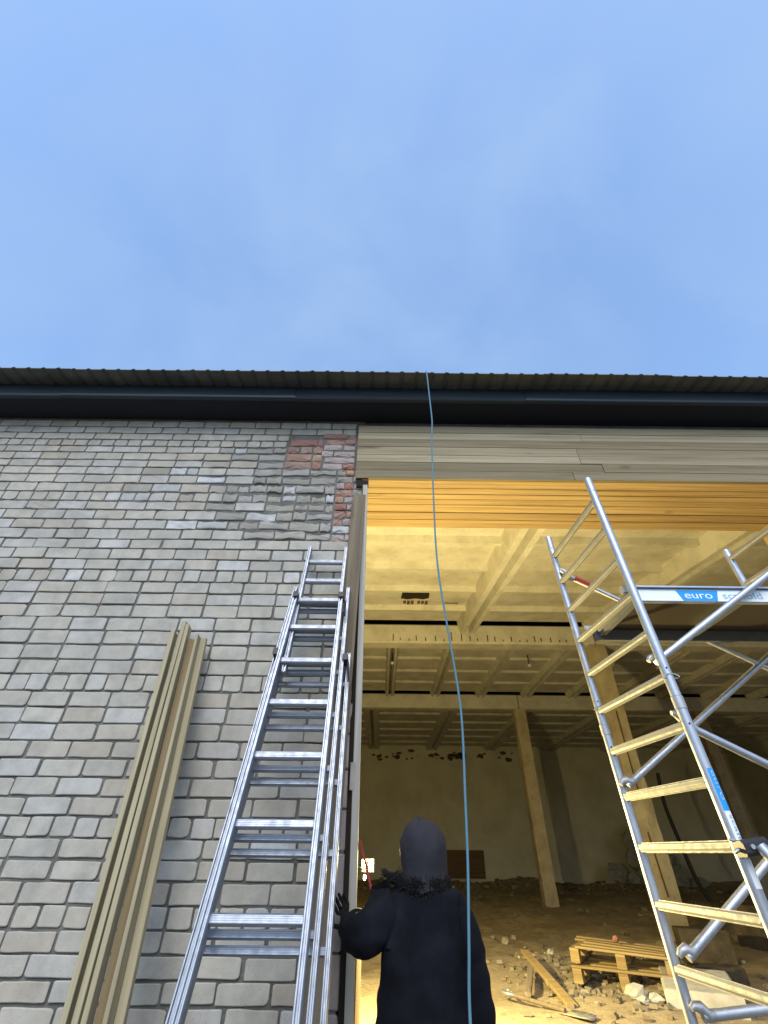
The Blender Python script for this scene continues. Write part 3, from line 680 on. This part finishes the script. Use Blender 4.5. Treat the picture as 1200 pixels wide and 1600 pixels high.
a = MB(); a.add([(1.775, 2.4025, ZP + .081), (2.03, 2.4025, ZP + .081), (2.005, 2.4025, ZP + .012), (1.80, 2.4025, ZP + .012)], [(0, 1, 2, 3)]); a.build('blue_label', M['blue_print'], NR)
me = text_mesh('euro', .066, 'lettering')
for v in me.vertices: v.co = Vector((1.815 + v.co.x * 1.35, 2.4018 - v.co.z, ZP + .028 + v.co.y))
link('lettering', me, M['pale_print'], NR)
me = text_mesh('scaffold', .062, 'lettering')
for v in me.vertices: v.co = Vector((2.045 + v.co.x * 1.3, 2.4022 - v.co.z, ZP + .028 + v.co.y))
link('lettering', me, M['soft_blue_print'], NR)

# ------------------------------------------------------------------ blue rope hanging off the roof edge
pts = [(.42, 3.1, 5.42), (.402, 2.66, 5.36), (.399, 2.565, 5.30), (.404, 2.55, 4.909), (.409, 2.55, 4.60), (.404, 2.55, 4.50), (.389, 2.55, 4.242), (.368, 2.55, 3.636), (.362, 2.55, 3.142), (.395, 2.55, 2.671), (.420, 2.55, 2.387), (.429, 2.55, 2.153), (.411, 2.55, 1.808), (.397, 2.55, 1.565), (.373, 2.55, 1.295), (.355, 2.55, 1.083), (.34, 2.5, .6), (.33, 2.48, .08), (.36, 2.4, .012), (.5, 2.35, .012)]
def catmull(p, n=6):
    p = [Vector(q) for q in p]; out = []
    for i in range(len(p) - 1):
        a, b, c, d = p[max(i - 1, 0)], p[i], p[i + 1], p[min(i + 2, len(p) - 1)]
        for k_ in range(n):
            s_ = k_ / n; out.append(.5 * ((2 * b) + (c - a) * s_ + (2 * a - 5 * b + 4 * c - d) * s_ ** 2 + (3 * b - a - 3 * c + d) * s_ ** 3))
    return out + [p[-1]]
rp = MB(); rp.tube(catmull(pts), .0062, 8); tag(rp.build('rope', M['cord'], smooth=True), 'thin blue rope hanging from the roof edge down past the person', 'rope')

# ------------------------------------------------------------------ red strap by the door edge
a = MB(); a.bar((-.118, 3.24, 1.66), (-.025, 2.96, 1.40), .012, .003, (1, 0, 0)); tag(a.build('strap', M['red_strap']), 'narrow red strap slanting behind the raised arm at the door edge', 'strap')

# ------------------------------------------------------------------ person seen from behind
pr = thing('person', (.19, 2.78, 0), 'person in a dark hooded jacket seen from behind, left hand on the door edge', 'person')
def skin_mesh(verts, edges, radii, root, sub=2):
    me = bpy.data.meshes.new('body'); me.from_pydata(verts, edges, []); o = bpy.data.objects.new('tmp', me); COL.objects.link(o)
    md = o.modifiers.new('s', 'SKIN'); md.use_smooth_shade = True
    for i, r in enumerate(radii):
        sv = me.skin_vertices[0].data[i]; sv.radius = r if isinstance(r, tuple) else (r, r); sv.use_root = (i == root)
    sb = o.modifiers.new('u', 'SUBSURF'); sb.levels = sb.render_levels = sub
    dg = bpy.context.evaluated_depsgraph_get(); out = bpy.data.meshes.new_from_object(o.evaluated_get(dg)); bpy.data.objects.remove(o)
    for p in out.polygons: p.use_smooth = True
    return out
V = [(.20, 2.78, .93), (.20, 2.775, 1.08), (.205, 2.775, 1.24), (.205, 2.785, 1.36), (.208, 2.80, 1.45), (.212, 2.81, 1.53), (.218, 2.82, 1.63), (.218, 2.815, 1.69),   # 0-7 spine, head
     (.10, 2.79, .86), (.09, 2.80, .48), (.085, 2.77, .10), (.07, 2.90, .045),                       # 8-11 left leg
     (.30, 2.79, .86), (.32, 2.80, .48), (.325, 2.77, .10), (.345, 2.90, .045),                      # 12-15 right leg
     (.07, 2.785, 1.395), (.02, 2.765, 1.375), (-.07, 2.63, 1.305), (-.105, 2.75, 1.315), (-.135, 2.885, 1.325),   # 16-20 left arm to wrist
     (.335, 2.785, 1.385), (.375, 2.775, 1.345), (.415, 2.75, 1.08), (.41, 2.86, .90), (.41, 2.95, .84)]   # 21-25 right arm
Ed = [(0, 1), (1, 2), (2, 3), (3, 4), (4, 5), (5, 6), (6, 7), (0, 8), (8, 9), (9, 10), (10, 11), (0, 12), (12, 13), (13, 14), (14, 15), (3, 16), (16, 17), (17, 18), (18, 19), (19, 20), (3, 21), (21, 22), (22, 23), (23, 24), (24, 25)]
Rd = [(.225, .16), (.225, .155), (.225, .155), (.185, .13), (.075, .075), (.06, .065), (.088, .10), (.07, .082),
      .105, .075, .055, .04, .105, .075, .055, .04, .105, .10, .085, .085, .072, .105, .10, .082, .062, .045]
bm_ = skin_mesh(V, Ed, Rd, 0, 3)
from mathutils import noise as mnoise
def folds(me, amp, zlo=.25):
    me.update(); nor = [v.normal.copy() for v in me.vertices]
    for v, n_ in zip(me.vertices, nor):
        if v.co.z < zlo: continue
        p = v.co; d = mnoise.noise(Vector((p.x * 5, p.y * 5, p.z * 11))) * .6 + abs(mnoise.noise(Vector((p.x * 9 + p.z * 4, p.y * 9, p.z * 17)))) * .7 - .2
        v.co += n_ * amp * d
folds(bm_, .022)
body = link('body', bm_, M['jacket'], pr)
# hands with separate fingers
def hand(wrist, palm_dir, across, curl, name):
    wrist, pd, ac = Vector(wrist), Vector(palm_dir).normalized(), Vector(across).normalized(); nrm = pd.cross(ac).normalized() * curl
    V_, E_, R_ = [wrist, wrist + pd * .05, wrist + pd * .085], [(0, 1), (1, 2)], [(.026, .02), (.036, .018), (.034, .016)]
    for i, (o_, L_) in enumerate(((-.03, .062), (-.01, .074), (.011, .07), (.031, .055))):
        b0 = wrist + pd * .088 + ac * o_; n0 = len(V_); V_.append(b0); E_.append((2, n0)); R_.append(.0095)
        d = pd.copy(); p_ = b0
        for s_ in range(3):
            d = (d + nrm * .42).normalized(); p_ = p_ + d * L_ * (.42 if s_ == 0 else .32); V_.append(p_); E_.append((n0 + s_, n0 + s_ + 1)); R_.append(.0092 - .001 * s_)
    n0 = len(V_); p_ = wrist + pd * .03 - ac * .03; d = (pd * .6 - ac + nrm * .5).normalized()
    for s_ in range(3):
        V_.append(p_); R_.append(.0115 - .001 * s_); E_.append((1 if s_ == 0 else n0 + s_ - 1, n0 + s_)); p_ = p_ + d * .03; d = (d + nrm * .3 + pd * .3).normalized()
    return link(name, skin_mesh([tuple(v) for v in V_], E_, R_, 0), M['fur'], pr)
hand((-.138, 2.935, 1.305), (-.50, .32, .80), (.84, 0, .54), -1, 'hand')
hand((.41, 2.945, .845), (-.05, .6, -.75), (1, 0, 0), -1, 'hand')
# hood, fur collar and face
hd = MB(); vs = []; n_ = 36
rings = [(1.462, .128, .135, 0, 0), (1.49, .120, .134, 0, 0), (1.52, .113, .130, .0, -.003), (1.55, .112, .131, .0, -.006), (1.585, .114, .134, .0, -.010), (1.62, .116, .135, -.001, -.012), (1.655, .114, .130, -.003, -.012), (1.685, .104, .118, -.006, -.012), (1.71, .088, .098, -.010, -.010), (1.73, .064, .07, -.013, -.008), (1.744, .034, .038, -.015, -.006), (1.748, .010, .012, -.016, -.006)]
for (z, rx, ry, ox, oy) in rings:
    for k_ in range(n_):
        a_ = 2 * math.pi * k_ / n_; fr_ = math.sin(a_); c_ = math.cos(a_)
        q = 1 + .09 * mnoise.noise(Vector((c_ * 2.2, fr_ * 2.2, z * 9))) + .05 * mnoise.noise(Vector((c_ * 5, fr_ * 5, z * 24)))
        seam = .006 * math.exp(-((abs(c_)) / .07) ** 2) * (fr_ < 0)
        vs.append((.218 + ox + rx * c_ * q, 2.81 + oy + ry * fr_ * q * (.72 if fr_ > .5 else 1) - seam, z + .012 * mnoise.noise(Vector((c_ * 3, fr_ * 3, z * 7)))))
hd.add(vs, [(i * n_ + k_, i * n_ + (k_ + 1) % n_, (i + 1) * n_ + (k_ + 1) % n_, (i + 1) * n_ + k_) for i in range(len(rings) - 1) for k_ in range(n_)] + [tuple((len(rings) - 1) * n_ + k_ for k_ in range(n_))])
hd.build('hood', M['hood'], pr, True)
fc = MB()
def tuft(p, dr, L, r): fc.tube([p, p + dr * L * .5 + Vector((0, 0, -.004)), p + dr * L], [r, r * .7, r * .12], 5)
for i in range(2200):
    a_ = random.uniform(0, 2 * math.pi); b_ = random.gauss(0, 1)
    base = Vector((.21 + .124 * math.cos(a_), 2.80 + .124 * math.sin(a_), 1.480 + .015 * b_ + (.012 if math.cos(a_) < -.7 else 0)))
    dr = Vector((math.cos(a_), math.sin(a_), .3 * b_ + .05)) + Vector([random.gauss(0, .5) for _ in range(3)])
    tuft(base, dr.normalized(), random.uniform(.008, .020), .0030)
for i in range(420):
    q = random.random(); base = Vector((.10 - .075 * q + random.gauss(0, .006), 2.79 + random.gauss(0, .012), 1.487 + .042 * q + random.gauss(0, .012 * (1.2 - q))))
    tuft(base, Vector((-.8, random.gauss(0, .5), random.gauss(.3, .6))).normalized(), random.uniform(.010, .022), .0038)
fc.build('fur_collar', M['fur'], pr)
fc = MB(); fc.lump((.218, 2.885, 1.615), .085, (.82, .62, 1.15), n=16, m=10, j=0)
fc.lump((.218, 2.945, 1.605), .016, (.8, 1.2, 1.3), j=0); fc.build('face', M['skin'], pr, True)
for dx in (-.032, .032):
    fc = MB(); fc.lump((.218 + dx, 2.932, 1.635), .011, j=0); fc.build('eye', M['pale_print'], pr, True)
fc = MB(); fc.lump((.218, 2.934, 1.568), .02, (1.2, .4, .35), j=0); fc.build('mouth', M['redclip'], pr, True)

# ------------------------------------------------------------------ things on the hall floor
def z_at(x, y): return floor_z(x, y)
def pallet(loc, rz, label, tilt=0.0, n=5, broken=False):
    t_ = thing('pallet', loc, label, 'pallet', 'wooden pallets on the hall floor'); W, Lp = .80, 1.0; Mx = Matrix.Rotation(rz, 3, 'Z') @ Matrix.Rotation(tilt, 3, 'Y'); b0 = Vector(loc)
    for i in range(n):
        y = -W / 2 + .05 + (W - .1) * i / (n - 1); q = MB(); q.box((0, 0, 0), (Lp * (random.uniform(.8, 1.12) if broken else 1), .095, .02), ch=.003)
        o = q.build('deck_board', M['pallet']); o.matrix_world = Matrix.Translation(b0 + Mx @ Vector((random.uniform(-.05, .05) if broken else 0, y, .125))) @ (Mx @ Matrix.Rotation(random.gauss(0, .14 if broken else .02), 3, 'Z')).to_4x4(); put(o, t_)
    for x in (-.45, 0, .45):
        q = MB(); q.box((0, 0, 0), (.09, W, .02)); o = q.build('stringer', M['pallet']); o.matrix_world = Matrix.Translation(b0 + Mx @ Vector((x, 0, .103))) @ Mx.to_4x4(); put(o, t_)
        q = MB(); q.box((0, 0, 0), (.09, W, .02)); o = q.build('stringer', M['pallet']); o.matrix_world = Matrix.Translation(b0 + Mx @ Vector((x, 0, .012))) @ Mx.to_4x4(); put(o, t_)
        for y in (-.35, 0, .35):
            q = MB(); q.box((0, 0, 0), (.09, .10, .07)); o = q.build('block', M['pallet']); o.matrix_world = Matrix.Translation(b0 + Mx @ Vector((x, y, .057))) @ Mx.to_4x4(); put(o, t_)
    return t_
pz = z_at(2.6, 6.6) + .005
pallet((2.66, 6.66, pz), R(-32), 'lower wooden pallet of the pair beside the scaffold frame on the hall floor')
pallet((2.66, 6.68, pz + .137), R(-30), 'upper broken wooden pallet with loose boards lying on the lower one', R(2), 5, True)
a = MB(); a.lump((2.62, 6.75, pz + .32), .035, (1, 1, .9)); tag(a.build('lid', M['red_cap'], smooth=True), 'small reddish cap lying on the upper broken pallet', 'cap')
def floor_board(label, p0, p1, w_, th, mat, yaw=0):
    p0, p1 = Vector(p0), Vector(p1); o = leaning_board(label, p0, p1, w_, th, yaw, mat, 'boards lying on the hall floor'); return o
floor_board('yellow board propped up on the hall floor in front of the pallets', (1.72, 7.3, .70), (1.74, 5.82, .53), .09, .03, M['pallet'])
floor_board('dark short board standing askew under the propped yellow board', (1.70, 7.0, .64), (1.45, 6.25, .53), .06, .03, M['brown_board'])
floor_board('loose board poking out from under the pallets', (3.1, 6.1, .56), (2.75, 7.3, .62), .1, .025, M['pallet'])
# shovel
t = thing('shovel', (1.45, 5.9, .5), 'shovel with a D-shaped grip lying on the lit hall floor', 'shovel')
zf = z_at(1.4, 6) + .045
a = MB(); a.tube([(1.30, 6.16, zf), (1.62, 5.66, zf)], .017, 10); a.build('shaft', M['brown_board'], t, True)
a = MB(); a.tube(catmull([(1.30, 6.16, zf), (1.235, 6.17, zf + .01), (1.20, 6.26, zf + .01), (1.28, 6.30, zf + .01), (1.30, 6.16, zf)]), .012, 8); a.build('grip', M['steel'], t, True)
a = MB(); vs = []
for i in range(6):
    q = i / 5
    for j in range(5):
        u = j / 4 - .5; vs.append((1.62 + .16 * q + u * .2 * (1 - .4 * q ** 2) * .8, 5.66 - .22 * q + u * .2 * .55, zf - .025 + .05 * u * u * 4 * .4 + .01 * q))
a.add(vs, [(i * 5 + j, i * 5 + j + 1, (i + 1) * 5 + j + 1, (i + 1) * 5 + j) for i in range(5) for j in range(4)]); bl = a.build('blade', M['steel'], t, True)
sm = bl.modifiers.new('thick', 'SOLIDIFY'); sm.thickness = .004
# pale concrete slab and blocks
a = MB(); a.box((3.02, 6.02, .60), (.62, .75, .16), Matrix.Rotation(R(-24), 3, 'Z') @ Matrix.Rotation(R(4), 3, 'X'), ch=.02); tag(a.build('concrete_slab', M['pale_block']), 'pale grey concrete slab lying behind the foot of the scaffold', 'slab')
for i, (x, y, q, sz, lb) in enumerate([(3.75, 6.9, 20, (.5, .22, .2), 'dark block lying right of the pale slab'), (4.4, 8.3, -15, (.6, .35, .35), 'squat dark block on the floor right of the thick pillar'), (5.9, 9.4, 40, (.7, .4, .5), 'larger dark block farther right of the thick pillar'), (3.4, 7.9, 10, (.45, .3, .12), 'flat dark block behind the pale slab')]):
    a = MB(); a.box((x, y, z_at(x, y) + sz[2] / 2 - .02), sz, Matrix.Rotation(R(q), 3, 'Z'), ch=.025); tag(a.build('block', M['dark_block']), lb, 'block', 'dark blocks on the hall floor')
# rubble: the chunks one can pick out, and the fine debris
spots = [(2.40, 5.98, .10), (2.54, 5.90, .07), (2.25, 8.1, .07), (2.36, 5.75, .06), (1.92, 9.3, .07), (1.8, 9.6, .05), (2.12, 7.7, .05), (2.9, 5.6, .06), (3.3, 5.75, .06), (2.2, 6.05, .05), (2.06, 6.9, .05), (2.3, 7.3, .04), (3.55, 6.3, .07), (3.9, 7.6, .1), (4.1, 8.9, .09)]
for i in range(26): spots.append((random.uniform(1.2, 9), random.uniform(9, 22), random.uniform(.04, .09)))
where = {0: 'largest pale rubble chunk in front of the lower pallet', 1: 'second pale rubble chunk right beside the largest one', 2: 'rounded pale stone beyond the propped yellow board'}
for i, (x, y, q) in enumerate(spots):
    a = MB(); a.lump((0, 0, 0), q, (1, random.uniform(.6, 1), random.uniform(.5, .8)), n=7, m=4, j=.25); o = a.build('rubble_chunk', M['pale_block'] if i < 4 else M['rubble']); o.location = (x, y, z_at(x, y) + q * .3); o.rotation_euler = (0, 0, random.uniform(0, 6))
    tag(o, where.get(i, 'grey brown rubble chunk lying loose on the dirt floor of the hall'), 'rubble', 'rubble chunks on the hall floor')
deb = MB()
for i in range(1300):
    q = random.random()
    if q < .45: x, y = random.gauss(2.3, .45), random.gauss(6.9, .7)
    elif q < .75: x, y = random.uniform(-1, 14), random.uniform(22.5, 25)
    elif q < .8: x, y = random.uniform(.5, 12), random.uniform(8, 23)
    else: x, y = random.gauss(3.4, .7), random.gauss(7.8, .8)
    if y < 5.2: continue
    s_ = random.uniform(.012, .035) * (1 + max(0, (y - 8) / 9)); a_ = random.uniform(0, 3)
    deb.box((x, y, z_at(x, y) + s_ * .3), (s_ * 2, s_ * 1.4, s_), Matrix.Rotation(a_, 3, 'Z') @ Matrix.Rotation(random.uniform(-.6, .6), 3, 'X'))
tag(deb.build('debris', M['rubble']), kind='stuff')
# brown panel, plastic heap and hose at the far end
a = MB(); a.box((3.72, 25.2, 1.25), (1.9, .06, 1.0), Matrix.Rotation(R(6), 3, 'X'), ch=.01); tag(a.build('panel', M['brown_panel']), 'brown wooden panel leaning on the far wall behind the hooded head', 'panel')
a = MB()
for i in range(40):
    x = random.gauss(11.6, .9); z = max(.5, random.gauss(1.1, .55) * (1 - abs(x - 11.6) / 4)); a.lump((x, 24.6 + random.uniform(-.4, .3), z), random.uniform(.25, .5), (1, .6, .9), j=.3)
tag(a.build('plastic_heap', M['sheet']), 'grey heap of plastic sheeting against the far wall', 'heap')
a = MB(); a.tube(catmull([(9.6, 17.6, 3.9), (9.55, 17.7, 3.0), (9.65, 17.7, 2.0), (9.75, 17.6, 1.0), (9.9, 17.5, .56)]), .06, 8); tag(a.build('hose', M['black'], smooth=True), 'thick black hose hanging down right of the thick pillar', 'hose')
